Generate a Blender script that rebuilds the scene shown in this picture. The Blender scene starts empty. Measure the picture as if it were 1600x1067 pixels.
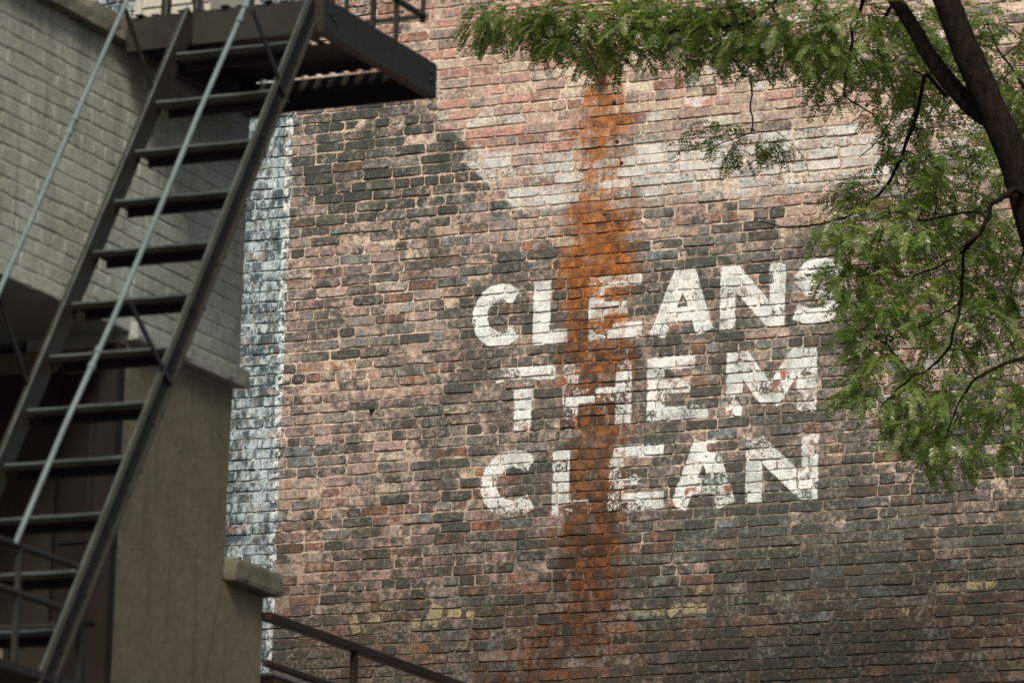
import bpy, math, random
from mathutils import Vector, Matrix, noise as mnoise
from mathutils.kdtree import KDTree

random.seed(11)
scene = bpy.context.scene
COL = scene.collection
rad = math.radians

# ------------------------------------------------------------------ camera
# The wall stands in the plane y = 0 and faces -y; x runs right along it, z is height in metres.
HEADING, PITCH, ROLL = rad(25.366), rad(12.937), rad(1.707)
fwd_h = Vector((-math.sin(HEADING), math.cos(HEADING), 0))
right_h = Vector((math.cos(HEADING), math.sin(HEADING), 0))
fwd = fwd_h * math.cos(PITCH) + Vector((0, 0, math.sin(PITCH)))
up0 = fwd_h * -math.sin(PITCH) + Vector((0, 0, math.cos(PITCH)))
cam_r = right_h * math.cos(ROLL) + up0 * math.sin(ROLL)
cam_u = right_h * -math.sin(ROLL) + up0 * math.cos(ROLL)
cam_data = bpy.data.cameras.new('camera')
cam = bpy.data.objects.new('camera', cam_data)
COL.objects.link(cam)
CAM_POS = Vector((13.027, -27.476, 1.65))
cam.matrix_world = Matrix((
    (cam_r.x, cam_u.x, -fwd.x, CAM_POS.x),
    (cam_r.y, cam_u.y, -fwd.y, CAM_POS.y),
    (cam_r.z, cam_u.z, -fwd.z, CAM_POS.z),
    (0, 0, 0, 1)))
cam_data.sensor_width = 36
cam_data.lens = 180
cam_data.clip_end = 3000
cam_data.dof.use_dof = True
cam_data.dof.focus_distance = 30.6
cam_data.dof.aperture_fstop = 4.2
scene.camera = cam

# ------------------------------------------------------------------ sky, sun, exposure
SUN_FROM = Vector((0.30, -0.74, 0.70)).normalized()
world = bpy.data.worlds.new('World')
scene.world = world
world.use_nodes = True
wn = world.node_tree
wn.nodes.clear()
sky = wn.nodes.new('ShaderNodeTexSky')
sky.sky_type = 'NISHITA'
sky.sun_disc = False
sky.sun_elevation = math.asin(SUN_FROM.z)
sky.sun_rotation = math.atan2(SUN_FROM.x, SUN_FROM.y)
sky.air_density = 1.0
sky.dust_density = 6.0
sky.ozone_density = 0.6
bg = wn.nodes.new('ShaderNodeBackground')
bg.inputs['Strength'].default_value = 0.05
wo = wn.nodes.new('ShaderNodeOutputWorld')
wn.links.new(sky.outputs[0], bg.inputs[0])
wn.links.new(bg.outputs[0], wo.inputs[0])

sun_data = bpy.data.lights.new('sun', 'SUN')
sun_data.energy = 2.5
sun_data.angle = rad(15)
sun_data.color = (1.0, 0.945, 0.85)
sun = bpy.data.objects.new('sun', sun_data)
COL.objects.link(sun)
sun.rotation_euler = SUN_FROM.to_track_quat('Z', 'Y').to_euler()

scene.view_settings.view_transform = 'Standard'
scene.view_settings.look = 'None'
scene.view_settings.exposure = 0.68
scene.view_settings.gamma = 1.0
scene.view_settings.use_curve_mapping = False

# ------------------------------------------------------------------ node helper
class NT:
    def __init__(self, name):
        self.m = bpy.data.materials.new(name)
        self.m.use_nodes = True
        self.t = self.m.node_tree
        self.t.nodes.clear()
        self.out = self.t.nodes.new('ShaderNodeOutputMaterial')
    def n(self, typ, **kw):
        nd = self.t.nodes.new('ShaderNode' + typ)
        for k, v in kw.items():
            setattr(nd, k, v)
        return nd
    def put(self, sock, v):
        if hasattr(v, 'is_linked') or isinstance(v, bpy.types.NodeSocket):
            self.t.links.new(v, sock)
        elif v is not None:
            if sock.type == 'RGBA' and len(v) == 3:
                v = (*v, 1)
            sock.default_value = v
    def math(self, op, a, b=None, c=None, clamp=False):
        nd = self.n('Math', operation=op, use_clamp=clamp)
        for i, v in enumerate((a, b, c)):
            if v is not None:
                self.put(nd.inputs[i], v)
        return nd.outputs[0]
    def vmath(self, op, a, b=None):
        nd = self.n('VectorMath', operation=op)
        self.put(nd.inputs[0], a)
        if b is not None:
            self.put(nd.inputs[1], b)
        return nd.outputs[0]
    def mix(self, fac, a, b, mode='MIX'):
        nd = self.n('Mix', data_type='RGBA', blend_type=mode)
        self.put(nd.inputs[0], fac)
        self.put(nd.inputs[6], a)
        self.put(nd.inputs[7], b)
        return nd.outputs[2]
    def noise(self, vec, scale, detail=3, rough=0.55, dist=0.0):
        nd = self.n('TexNoise')
        self.put(nd.inputs['Vector'], vec)
        nd.inputs['Scale'].default_value = scale
        nd.inputs['Detail'].default_value = detail
        nd.inputs['Roughness'].default_value = rough
        nd.inputs['Distortion'].default_value = dist
        return nd.outputs[0]
    def ramp(self, v, lo, hi, a=0.0, b=1.0, smooth=True):
        nd = self.n('MapRange', interpolation_type='SMOOTHSTEP' if smooth else 'LINEAR')
        for i, x in enumerate((v, lo, hi, a, b)):
            self.put(nd.inputs[i], x)
        return nd.outputs[0]
    def attr(self, name, kind='Color'):
        nd = self.n('Attribute', attribute_name=name)
        return nd.outputs[kind]
    def bump(self, h, strength=0.4, dist=0.01):
        nd = self.n('Bump')
        self.put(nd.inputs['Height'], h)
        nd.inputs['Strength'].default_value = strength
        nd.inputs['Distance'].default_value = dist
        return nd.outputs[0]
    def bsdf(self, col, rough=0.8, normal=None, metallic=0.0, spec=0.3):
        nd = self.n('BsdfPrincipled')
        self.put(nd.inputs['Base Color'], col)
        self.put(nd.inputs['Roughness'], rough)
        nd.inputs['Metallic'].default_value = metallic
        nd.inputs['Specular IOR Level'].default_value = spec
        if normal is not None:
            self.put(nd.inputs['Normal'], normal)
        self.t.links.new(nd.outputs[0], self.out.inputs[0])
        return nd
    def pos(self):
        return self.n('NewGeometry').outputs['Position']

def simple_mat(name, col, col2, scale=8, rough=0.7, bump=0.2, bscale=60, bdist=0.004, metallic=0.0, spec=0.3, streak=False):
    t = NT(name)
    p = t.pos()
    q = t.vmath('MULTIPLY', p, (1, 1, 0.25)) if streak else p
    n1 = t.noise(q, scale, 5, 0.6)
    n2 = t.noise(p, bscale, 4, 0.6)
    c = t.mix(t.ramp(n1, 0.35, 0.68), col, col2)
    c = t.mix(1.0, c, t.ramp(n2, 0.25, 0.75, 0.82, 1.12), 'MULTIPLY')
    t.bsdf(c, rough, t.bump(n2, bump, bdist), metallic, spec)
    return t.m

# ------------------------------------------------------------------ mesh helpers
def tag(o, label=None, cat=None, group=None, kind=None):
    if label: o['label'] = label
    if cat: o['category'] = cat
    if group: o['group'] = group
    if kind: o['kind'] = kind
    return o

class MB:
    """collects vertices and faces; build() links them as one mesh object"""
    def __init__(self):
        self.v, self.f, self.smooth = [], [], []
    def add(self, vs, fs, smooth=False):
        b = len(self.v)
        self.v += [tuple(p) for p in vs]
        self.f += [tuple(i + b for i in f) for f in fs]
        self.smooth += [smooth] * len(fs)
        return self
    def box(self, x0, x1, y0, y1, z0, z1, bev=0.0):
        b = bev
        if b <= 0:
            vs = [(x, y, z) for x in (x0, x1) for y in (y0, y1) for z in (z0, z1)]
            fs = [(0, 1, 3, 2), (4, 6, 7, 5), (0, 4, 5, 1), (2, 3, 7, 6), (0, 2, 6, 4), (1, 5, 7, 3)]
            return self.add(vs, fs)
        c, h = ((x0 + x1) / 2, (y0 + y1) / 2, (z0 + z1) / 2), ((x1 - x0) / 2, (y1 - y0) / 2, (z1 - z0) / 2)
        vs, ix = [], {}
        for sx in (-1, 1):
            for sy in (-1, 1):
                for sz in (-1, 1):
                    s = (sx, sy, sz)
                    for a in range(3):
                        p = [c[k] + s[k] * (h[k] - (0 if k == a else b)) for k in range(3)]
                        ix[(s, a)] = len(vs)
                        vs.append(p)
        fs = []
        S = (-1, 1)
        for a in range(3):
            o1, o2 = [k for k in range(3) if k != a]
            for sa in S:
                q = []
                for s1, s2 in ((-1, -1), (1, -1), (1, 1), (-1, 1)):
                    s = [0, 0, 0]; s[a] = sa; s[o1] = s1; s[o2] = s2
                    q.append(ix[(tuple(s), a)])
                fs.append(q)
            for s1 in S:
                for s2 in S:
                    lo = [0, 0, 0]; lo[a] = -1; lo[o1] = s1; lo[o2] = s2
                    hi = list(lo); hi[a] = 1
                    lo, hi = tuple(lo), tuple(hi)
                    fs.append((ix[(lo, o1)], ix[(hi, o1)], ix[(hi, o2)], ix[(lo, o2)]))
        for sx in S:
            for sy in S:
                for sz in S:
                    s = (sx, sy, sz)
                    fs.append((ix[(s, 0)], ix[(s, 1)], ix[(s, 2)]))
        return self.add(vs, fs)
    def prism_x(self, prof, x0, x1, smooth=False):
        """profile of (y, z) points carried along x"""
        n = len(prof)
        vs = [(x0, y, z) for y, z in prof] + [(x1, y, z) for y, z in prof]
        fs = [(i, (i + 1) % n, n + (i + 1) % n, n + i) for i in range(n)]
        self.add(vs, fs, smooth)
        return self.add(vs, [tuple(range(n))[::-1], tuple(range(n, 2 * n))])
    def prism(self, prof, origin, a, b, d):
        """profile of (u, v) in axes a, b at origin, carried along vector d"""
        n = len(prof)
        p0 = [Vector(origin) + Vector(a) * u + Vector(b) * v for u, v in prof]
        vs = p0 + [p + Vector(d) for p in p0]
        fs = [(i, (i + 1) % n, n + (i + 1) % n, n + i) for i in range(n)]
        return self.add(vs, fs + [tuple(range(n))[::-1], tuple(range(n, 2 * n))])
    def tube(self, pts, rads, sides=8, cap=True, smooth=True):
        pts = [Vector(p) for p in pts]
        if not hasattr(rads, '__len__'):
            rads = [rads] * len(pts)
        rings = []
        ref = Vector((0.3, 0.2, 1)).normalized()
        for i, p in enumerate(pts):
            d = (pts[min(i + 1, len(pts) - 1)] - pts[max(i - 1, 0)])
            if d.length < 1e-9: d = Vector((0, 0, 1))
            d.normalize()
            r = ref if abs(d.dot(ref)) < 0.95 else Vector((1, 0, 0))
            u = d.cross(r).normalized()
            w = d.cross(u)
            rings += [p + (u * math.cos(k * 2 * math.pi / sides) + w * math.sin(k * 2 * math.pi / sides)) * rads[i] for k in range(sides)]
        fs = []
        for i in range(len(pts) - 1):
            for k in range(sides):
                k2 = (k + 1) % sides
                fs.append((i * sides + k, i * sides + k2, (i + 1) * sides + k2, (i + 1) * sides + k))
        self.add(rings, fs, smooth)
        if cap:
            L = (len(pts) - 1) * sides
            self.add(rings, [tuple(range(sides))[::-1], tuple(range(L, L + sides))])
        return self
    def mesh(self, name):
        me = bpy.data.meshes.new(name)
        me.from_pydata(self.v, [], self.f)
        me.polygons.foreach_set('use_smooth', self.smooth)
        me.update()
        return me
    def build(self, name, mat, parent=None):
        me = self.mesh(name)
        for m in (mat if isinstance(mat, list) else [mat]):
            me.materials.append(m)
        return link(name, me, parent)

def link(name, me, parent=None):
    o = bpy.data.objects.new(name, me)
    COL.objects.link(o)
    o.parent = parent
    return o

def empty(name, loc=(0, 0, 0)):
    o = bpy.data.objects.new(name, None)
    o.empty_display_size = 0.2
    COL.objects.link(o)
    o.location = loc
    return o

def child(o, parent):
    """parent o without moving it"""
    o.parent = parent
    o.matrix_parent_inverse = Matrix.Translation(-(parent.location if parent.parent is None else Vector((0, 0, 0))))
    return o

# ------------------------------------------------------------------ ground
t = NT('asphalt')
p = t.pos()
t.bsdf(t.mix(t.noise(p, 3, 6, 0.6), (0.04, 0.04, 0.04), (0.075, 0.07, 0.065)), 0.9, t.bump(t.noise(p, 80, 3), 0.3, 0.01))
g = MB().add([(-400, -400, 0), (400, -400, 0), (400, 400, 0), (-400, 400, 0)], [(0, 1, 2, 3)]).build('ground', t.m)
tag(g, kind='structure')

# ------------------------------------------------------------------ the lettered brick wall
COURSE = 0.0667
Z_HEAD = 8.503            # centre of one header course
HEADERS = {36, 30, 24, 18, 12, 6, 0, -6, -13, -20, -26, -32}
K0, K1 = -44, 52
WX0, WX1 = -4.6, 5.4

def arc(cx, cz, rx, rz, a0, a1, n):
    return [(cx + rx * math.cos(rad(a0 + (a1 - a0) * i / n)), cz + rz * math.sin(rad(a0 + (a1 - a0) * i / n))) for i in range(n + 1)]

def path(pts, w):
    """oriented boxes along a polyline: centre x, centre z, half length, half width, angle"""
    r = []
    for (x0, z0), (x1, z1) in zip(pts[:-1], pts[1:]):
        L = math.hypot(x1 - x0, z1 - z0)
        r.append(((x0 + x1) / 2, (z0 + z1) / 2, L / 2 + w * 0.16, w / 2, math.atan2(z1 - z0, x1 - x0)))
    return r

def rect(x0, x1, z0, z1):
    return [((x0 + x1) / 2, (z0 + z1) / 2, (x1 - x0) / 2, (z1 - z0) / 2, 0.0)]

def bar(x0, z0, x1, z1, w):
    L = math.hypot(x1 - x0, z1 - z0)
    return [((x0 + x1) / 2, (z0 + z1) / 2, L / 2, w / 2, math.atan2(z1 - z0, x1 - x0))]

LINE1 = (path(arc(-0.085, 8.803, 0.138, 0.150, 50, 310, 13), 0.10)                                             # C
         + rect(0.139, 0.252, 8.602, 9.0) + rect(0.25, 0.37, 8.602, 8.69)                                      # L
         + rect(0.508, 0.609, 8.602, 8.995) + rect(0.60, 0.855, 8.925, 9.0) + rect(0.60, 0.765, 8.757, 8.836) + rect(0.60, 0.86, 8.602, 8.702)   # E
         + bar(0.965, 8.60, 1.12, 8.995, 0.105) + bar(1.275, 8.605, 1.145, 8.995, 0.115) + rect(1.03, 1.27, 8.685, 8.768)   # A
         + rect(1.37, 1.47, 8.604, 8.997) + rect(1.69, 1.79, 8.605, 8.995) + bar(1.44, 8.965, 1.72, 8.64, 0.115)   # N
         + path([(2.13, 8.92), (2.04, 8.955), (1.94, 8.945), (1.895, 8.885), (1.95, 8.825), (2.06, 8.785), (2.115, 8.715), (2.06, 8.66), (1.96, 8.645), (1.87, 8.68)], 0.095))   # S
LINE2 = (rect(-0.10, 0.295, 8.385, 8.47) + rect(0.028, 0.144, 8.077, 8.40)                                     # T
         + rect(0.352, 0.452, 8.06, 8.465) + rect(0.70, 0.805, 8.071, 8.464) + rect(0.44, 0.71, 8.22, 8.305)    # H
         + rect(0.906, 1.021, 8.075, 8.468) + rect(1.01, 1.215, 8.39, 8.47) + rect(1.01, 1.185, 8.245, 8.33) + rect(1.01, 1.305, 8.075, 8.16)   # E
         + rect(1.423, 1.526, 8.072, 8.462) + rect(1.878, 2.0, 8.08, 8.458) + bar(1.50, 8.44, 1.71, 8.15, 0.125) + bar(1.90, 8.44, 1.70, 8.15, 0.125))   # M
LINE3 = (path(arc(0.035, 7.75, 0.165, 0.155, 50, 310, 13), 0.105)                                               # C
         + rect(0.297, 0.409, 7.54, 7.937) + rect(0.40, 0.56, 7.54, 7.625)                                     # L
         + rect(0.667, 0.768, 7.54, 7.943) + rect(0.76, 1.025, 7.862, 7.943) + rect(0.76, 0.888, 7.697, 7.787) + rect(0.76, 1.03, 7.54, 7.648)   # E
         + bar(1.125, 7.54, 1.275, 7.935, 0.11) + bar(1.435, 7.54, 1.30, 7.935, 0.12) + rect(1.19, 1.42, 7.618, 7.715)   # A
         + rect(1.558, 1.663, 7.543, 7.937) + rect(1.912, 2.018, 7.543, 7.937) + bar(1.62, 7.90, 1.96, 7.58, 0.12))   # N
YELLOW = (bar(-0.745, 7.03, -0.69, 7.14, 0.05) + rect(-0.835, -0.665, 6.995, 7.05) + bar(-0.985, 6.885, -1.03, 7.0, 0.06) + bar(-0.96, 6.90, -0.83, 6.97, 0.05)
          + bar(-0.49, 6.905, -0.44, 7.03, 0.09) + rect(-0.38, -0.29, 6.95, 7.0) + rect(-0.25, -0.2, 6.93, 6.98) + rect(-0.62, -0.56, 6.90, 6.95)
          + rect(0.82, 1.05, 6.90, 6.95) + bar(1.08, 6.9, 1.16, 6.95, 0.05) + rect(1.18, 1.32, 6.90, 6.96)
          + bar(1.72, 6.955, 1.79, 7.0, 0.05) + rect(1.80, 1.87, 6.94, 6.985)
          + rect(2.78, 2.90, 6.955, 7.01) + rect(2.95, 3.05, 6.955, 7.01) + rect(3.07, 3.14, 6.955, 7.01) + rect(2.55, 2.6, 6.82, 6.87))
WASH = (rect(0.0, 2.45, 9.45, 9.82) + bar(-0.33, 9.865, 0.10, 9.47, 0.14) + rect(-0.22, 0.2, 9.66, 9.84))
DARK = (rect(-1.54, -0.66, 9.52, 10.24) + bar(-0.62, 10.02, -0.055, 9.485, 0.20) + rect(-0.70, -0.42, 9.50, 9.80) + rect(-1.2, -0.3, 9.36, 9.56))

def wall_material(name, layers=(), stripe=False):
    """layers of old sign paint: (strokes, colour, wear threshold, edge softness, shows red underneath)"""
    t = NT(name)
    p = t.pos()
    off = t.vmath('MULTIPLY', t.attr('rnd', 'Vector'), (37.0, 11.0, 53.0))
    q = t.vmath('ADD', p, off)
    n1 = t.noise(q, 13, 5, 0.62)
    nf = t.noise(p, 110, 4, 0.65)
    nm = t.noise(p, 36, 5, 0.65)
    nb = t.noise(p, 5.0, 4, 0.6)
    c = t.mix(t.ramp(n1, 0.38, 0.60), t.attr('c1'), t.attr('c2'))
    # soot and remains of black paint in patches that ignore the joints, then a chalky bloom
    soot = t.ramp(t.math('ADD', t.math('ADD', t.math('MULTIPLY', t.noise(p, 2.6, 5, 0.62), 0.55), t.math('MULTIPLY', t.noise(q, 19, 5, 0.7), 0.45)), t.attr('soot', 'Fac')), 0.50, 0.60)
    c = t.mix(t.math('MULTIPLY', soot, 0.78), c, (0.060, 0.062, 0.053))
    bloom = t.ramp(t.math('ADD', t.math('MULTIPLY', nb, 0.5), t.math('MULTIPLY', nm, 0.5)), 0.50, 0.66)
    c = t.mix(t.math('MULTIPLY', bloom, t.math('SUBTRACT', 0.36, t.math('MULTIPLY', t.attr('soot', 'Fac'), 1.2))), c, (0.47, 0.415, 0.36))
    c = t.mix(1.0, c, t.ramp(nm, 0.25, 0.75, 0.62, 1.38), 'MULTIPLY')
    sx = t.n('SeparateXYZ')
    t.put(sx.inputs[0], p)
    if stripe:
        d = t.math('ADD', sx.outputs[0], t.math('MULTIPLY', t.math('SUBTRACT', nm, 0.5), 0.02))
        pv = t.vmath('MULTIPLY', q, (1.0, 1.0, 0.45))
        sn = t.math('ADD', t.math('MULTIPLY', t.noise(pv, 26, 6, 0.68), 0.6), t.math('MULTIPLY', nb, 0.4))
        blu = t.mix(t.ramp(sn, 0.44, 0.60), (0.050, 0.075, 0.084), (0.42, 0.50, 0.515))
        m = t.math('MULTIPLY', t.ramp(d, -1.565, -1.571), t.ramp(t.noise(p, 11, 5, 0.65), 0.36, 0.48, 0.25, 1.0))
        c = t.mix(m, c, blu)
        ln = t.math('MULTIPLY', t.ramp(d, -1.562, -1.570), t.ramp(d, -1.625, -1.605))
        ln = t.math('MULTIPLY', ln, t.ramp(t.noise(p, 22, 6, 0.7), 0.47, 0.57))
        c = t.mix(ln, c, (0.62, 0.64, 0.62))
    # iron stain running down the wall in drips
    st = t.vmath('MULTIPLY', p, (1.0, 1.0, 0.16))
    ra_ = t.attr('rust', 'Fac')
    rn = t.math('ADD', t.math('MULTIPLY', t.noise(st, 24, 5, 0.65), 0.45), t.math('ADD', t.math('MULTIPLY', t.noise(p, 8, 5, 0.65), 0.25), t.math('MULTIPLY', n1, 0.3)))
    rv = t.math('ADD', ra_, t.math('MULTIPLY', t.math('SUBTRACT', rn, 0.5), 3.4))
    rmask = t.math('MULTIPLY', t.ramp(rv, 0.17, 0.80), t.ramp(ra_, 0.01, 0.18))
    hi = t.ramp(sx.outputs[2], 8.2, 9.1, -0.06, 0.035)
    tone_ = t.math('ADD', t.math('ADD', t.math('MULTIPLY', t.noise(p, 13, 5, 0.65), 0.35), t.math('MULTIPLY', t.noise(q, 15, 5, 0.7), 0.65)), hi)
    rcol = t.mix(t.ramp(tone_, 0.40, 0.54), (0.052, 0.026, 0.012), (0.215, 0.075, 0.018))
    rcol = t.mix(t.ramp(tone_, 0.52, 0.66), rcol, (0.48, 0.17, 0.026))
    c = t.mix(t.math('MULTIPLY', rmask, 0.88), c, rcol)
    if layers:
        jig = t.n('TexNoise')
        t.put(jig.inputs['Vector'], p)
        jig.inputs['Scale'].default_value = 26
        jig.inputs['Detail'].default_value = 4
        pj = t.vmath('ADD', p, t.vmath('SCALE', t.vmath('SUBTRACT', jig.outputs['Color'], (0.5, 0.5, 0.5))))
        pj.node.inputs[1].links[0].from_node.inputs['Scale'].default_value = 0.022
    for strokes, paint, worn, soft, red in layers:
        dmin = None
        for (cx, cz, hl, hw, a) in strokes:
            mp = t.n('Mapping', vector_type='TEXTURE')
            t.put(mp.inputs[0], pj)
            mp.inputs['Location'].default_value = (cx, 0, cz)
            mp.inputs['Rotation'].default_value = (0, -a, 0)
            s = t.vmath('SUBTRACT', t.vmath('ABSOLUTE', mp.outputs[0]), (hl, 0, hw))
            sp = t.n('SeparateXYZ')
            t.put(sp.inputs[0], s)
            d = t.math('MAXIMUM', sp.outputs[0], sp.outputs[2])
            dmin = d if dmin is None else t.math('MINIMUM', dmin, d)
        m = t.ramp(dmin, soft, -soft)
        wv = t.math('ADD', t.math('MULTIPLY', t.noise(p, 48, 6, 0.7), 0.55), t.math('ADD', t.math('MULTIPLY', t.noise(q, 11, 4, 0.6), 0.2), t.math('MULTIPLY', t.noise(p, 7, 4, 0.6), 0.25)))
        w = t.math('ADD', worn, t.math('ADD', t.math('MULTIPLY', t.attr('wear', 'Fac'), 0.13), t.math('MULTIPLY', ra_, 0.065)))
        cov = t.ramp(t.math('SUBTRACT', wv, w), -0.035, 0.055)
        cov = t.math('MULTIPLY', cov, t.ramp(t.noise(p, 6.5, 5, 0.6), 0.34, 0.56, 0.62, 1.0))   # brush-thin areas
        pc = t.mix(t.ramp(nb, 0.38, 0.62), tuple(v * k for v, k in zip(paint, (0.72, 0.76, 0.78))), paint)
        pc = t.mix(1.0, pc, t.ramp(nm, 0.25, 0.75, 0.82, 1.10), 'MULTIPLY')
        if red:
            pc = t.mix(t.ramp(t.noise(q, 6, 2, 0.5), 0.62, 0.68), pc, (0.36, 0.13, 0.10))
        pc = t.mix(t.math('MULTIPLY', rmask, t.ramp(tone_, 0.44, 0.58, 0.15, 0.75)), pc, rcol)
        c = t.mix(t.math('MULTIPLY', m, cov), c, pc)
    c = t.mix(1.0, c, t.ramp(nf, 0.25, 0.75, 0.70, 1.30), 'MULTIPLY')
    h = t.math('ADD', t.math('MULTIPLY', nm, 1.0), t.math('MULTIPLY', nf, 0.6))
    t.bsdf(c, 0.88, t.bump(h, 0.65, 0.007), 0.0, 0.18)
    return t.m

WHITE = (0.80, 0.81, 0.78)
M_WALL = wall_material('weathered_brick')
M_STRIPE = wall_material('brick_blue_white_stripe', stripe=True)
M_L1 = wall_material('brick_lettering_upper', [(LINE1, WHITE, 0.355, 0.005, False)])
M_L2 = wall_material('brick_lettering_middle', [(LINE2, WHITE, 0.395, 0.005, True)])
M_L3 = wall_material('brick_lettering_lower', [(LINE3, WHITE, 0.39, 0.005, True)])
M_YEL = wall_material('brick_yellow_remnants', [(YELLOW, (0.46, 0.40, 0.22), 0.43, 0.005, False)])
M_WASH = wall_material('brick_faded_sign_shapes', [(DARK, (0.058, 0.064, 0.056), 0.445, 0.012, False), (WASH, (0.62, 0.605, 0.565), 0.435, 0.016, False)])
WALL_MATS = [M_WALL, M_STRIPE, M_L1, M_L2, M_L3, M_YEL, M_WASH]

def wall_mat_index(x0, x1, z):
    if x0 < -1.5 and x1 < 0: return 1
    if 8.55 < z < 9.06 and x1 > -0.36 and x0 < 2.25: return 2
    if 8.0 < z < 8.52 and x1 > -0.16 and x0 < 2.06: return 3
    if 7.48 < z < 8.0 and x1 > -0.26 and x0 < 2.08: return 4
    if 6.80 < z < 7.17 and x1 > -1.08 and x0 < 3.2: return 5
    if 9.30 < z < 10.30 and x0 < 2.5: return 6
    return 0

PAL = dict(pink=(0.385, 0.275, 0.23), tan=(0.38, 0.295, 0.245), mauve=(0.24, 0.19, 0.17), char=(0.055, 0.060, 0.054), grey=(0.19, 0.185, 0.17),
           blue=(0.18, 0.215, 0.225), orange=(0.33, 0.135, 0.065), redb=(0.225, 0.115, 0.082), salmon=(0.44, 0.25, 0.20), cream=(0.50, 0.42, 0.335),
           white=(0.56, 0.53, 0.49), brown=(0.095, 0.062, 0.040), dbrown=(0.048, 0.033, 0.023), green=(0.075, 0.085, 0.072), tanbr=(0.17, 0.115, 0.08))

def region_weights(x, z):
    """what faded paint, soot and painted-in shade the wall carries at this spot"""
    n = mnoise.noise((x * 1.3, 4.2, z * 1.6))            # broad patches, about -1..1
    n2 = mnoise.noise((x * 0.9 + 9, 1.2, z * 2.3))
    w = dict(pink=1.9, tan=2.4, cream=0.5, mauve=2.0, char=1.5, grey=1.6, orange=0.22, redb=0.7, blue=0.3)
    dark = 0.5 + 1.1 * n
    if z > 9.83 and x < 0.55:                             # salmon field of an older sign
        if x > -0.62 + 0.9 * max(0, 10.15 - z) or z > 10.25:
            w = dict(salmon=4.0, pink=3.2, cream=0.8, redb=0.8, mauve=1.2, tan=1.0, white=0.5)
            dark = 0.0
    elif z > 9.80:
        w = dict(cream=2.2, tan=2.6, pink=2.0, mauve=1.2, grey=0.9, salmon=0.7, redb=0.4, white=0.7)
        dark = 0.15
    elif z > 9.40 and x > 0.25:
        w = dict(white=2.2, tan=2.0, cream=1.2, grey=1.6, mauve=1.0, pink=1.0, blue=0.5, orange=0.25)
        dark = 0.25
    if x < -0.25 and 9.45 < z < 10.25 and x < -0.62 + 0.9 * max(0, 10.15 - z):
        w = dict(char=3.4, green=2.0, grey=2.4, mauve=1.4, tan=0.7, pink=0.6, brown=0.6)
        dark = 0.6
    if -0.5 < x < 2.4 and 7.3 < z < 9.25:                 # black ground behind the letters
        w['char'] = w.get('char', 0) + 2.6
        w['green'] = w.get('green', 0) + 1.2
        w['grey'] = w.get('grey', 0) + 1.0
        w['mauve'] = w.get('mauve', 0) + 1.0
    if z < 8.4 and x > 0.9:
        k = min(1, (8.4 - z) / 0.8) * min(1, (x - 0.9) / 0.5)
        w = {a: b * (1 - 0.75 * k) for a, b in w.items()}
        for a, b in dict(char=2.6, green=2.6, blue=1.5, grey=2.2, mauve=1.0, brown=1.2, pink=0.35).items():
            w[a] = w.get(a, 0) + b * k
    if z < 7.75 and x < 0.9:
        k = min(1, (7.75 - z) / 0.5)
        w = {a: b * (1 - 0.6 * k) for a, b in w.items()}
        for a, b in dict(redb=2.0, char=2.0, brown=1.8, mauve=1.6, orange=0.4, grey=0.9, tanbr=1.2).items():
            w[a] = w.get(a, 0) + b * k
    if z < 7.3:                                            # brown band low down: grime plus the wall's shading put into the colours
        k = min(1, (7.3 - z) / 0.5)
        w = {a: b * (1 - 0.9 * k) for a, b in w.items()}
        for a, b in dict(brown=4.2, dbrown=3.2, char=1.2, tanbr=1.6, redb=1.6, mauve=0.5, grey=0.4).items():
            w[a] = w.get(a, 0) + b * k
    w['char'] = w.get('char', 0) + max(0, dark) * 2.2
    w['pink'] = w.get('pink', 0) + max(0, -dark + 0.2) * 2.0
    w['grey'] = w.get('grey', 0) + max(0, n2) * 1.5
    return w

def pick(w, rng):
    tot = sum(w.values())
    r = rng.random() * tot
    for k, v in w.items():
        r -= v
        if r <= 0:
            break
    c = PAL[k]
    j = rng.uniform(0.85, 1.15)
    g = (0.22, 0.165, 0.14)
    return tuple(max(0.01, (a * 0.88 + b * 0.12) * j * rng.uniform(0.96, 1.04)) for a, b in zip(c, g))

RUST_PROFILE = [(10.55, 0.56, 0.023, 0.0), (10.42, 0.56, 0.057, 0.4), (10.3, 0.56, 0.103, 0.8), (10.1, 0.56, 0.161, 0.8), (9.8, 0.575, 0.184, 0.85), (9.6, 0.57, 0.184, 0.6), (9.4, 0.55, 0.241, 0.9), (9.05, 0.555, 0.247, 1.0), (8.8, 0.56, 0.23, 0.8), (8.55, 0.575, 0.241, 0.95), (8.3, 0.58, 0.207, 0.92), (7.95, 0.58, 0.201, 1.0), (7.6, 0.575, 0.207, 0.95), (7.35, 0.54, 0.241, 0.8), (7.0, 0.57, 0.184, 0.75), (6.8, 0.40, 0.34, 0.56), (6.5, 0.20, 0.48, 0.46), (6.0, 0.2, 0.46, 0.0)]
def rust_at(x, z):
    pr = RUST_PROFILE
    if z >= pr[0][0] or z <= pr[-1][0]: return 0.0
    for a, b in zip(pr[:-1], pr[1:]):
        if b[0] <= z <= a[0]:
            s = (a[0] - z) / (a[0] - b[0])
            c, w, k = (a[i] + (b[i] - a[i]) * s for i in (1, 2, 3))
            d = abs(x - c) / max(w, 1e-3)
            return k * max(0.0, min(1.0, (1.45 - d) / 0.9))
    return 0.0

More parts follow.
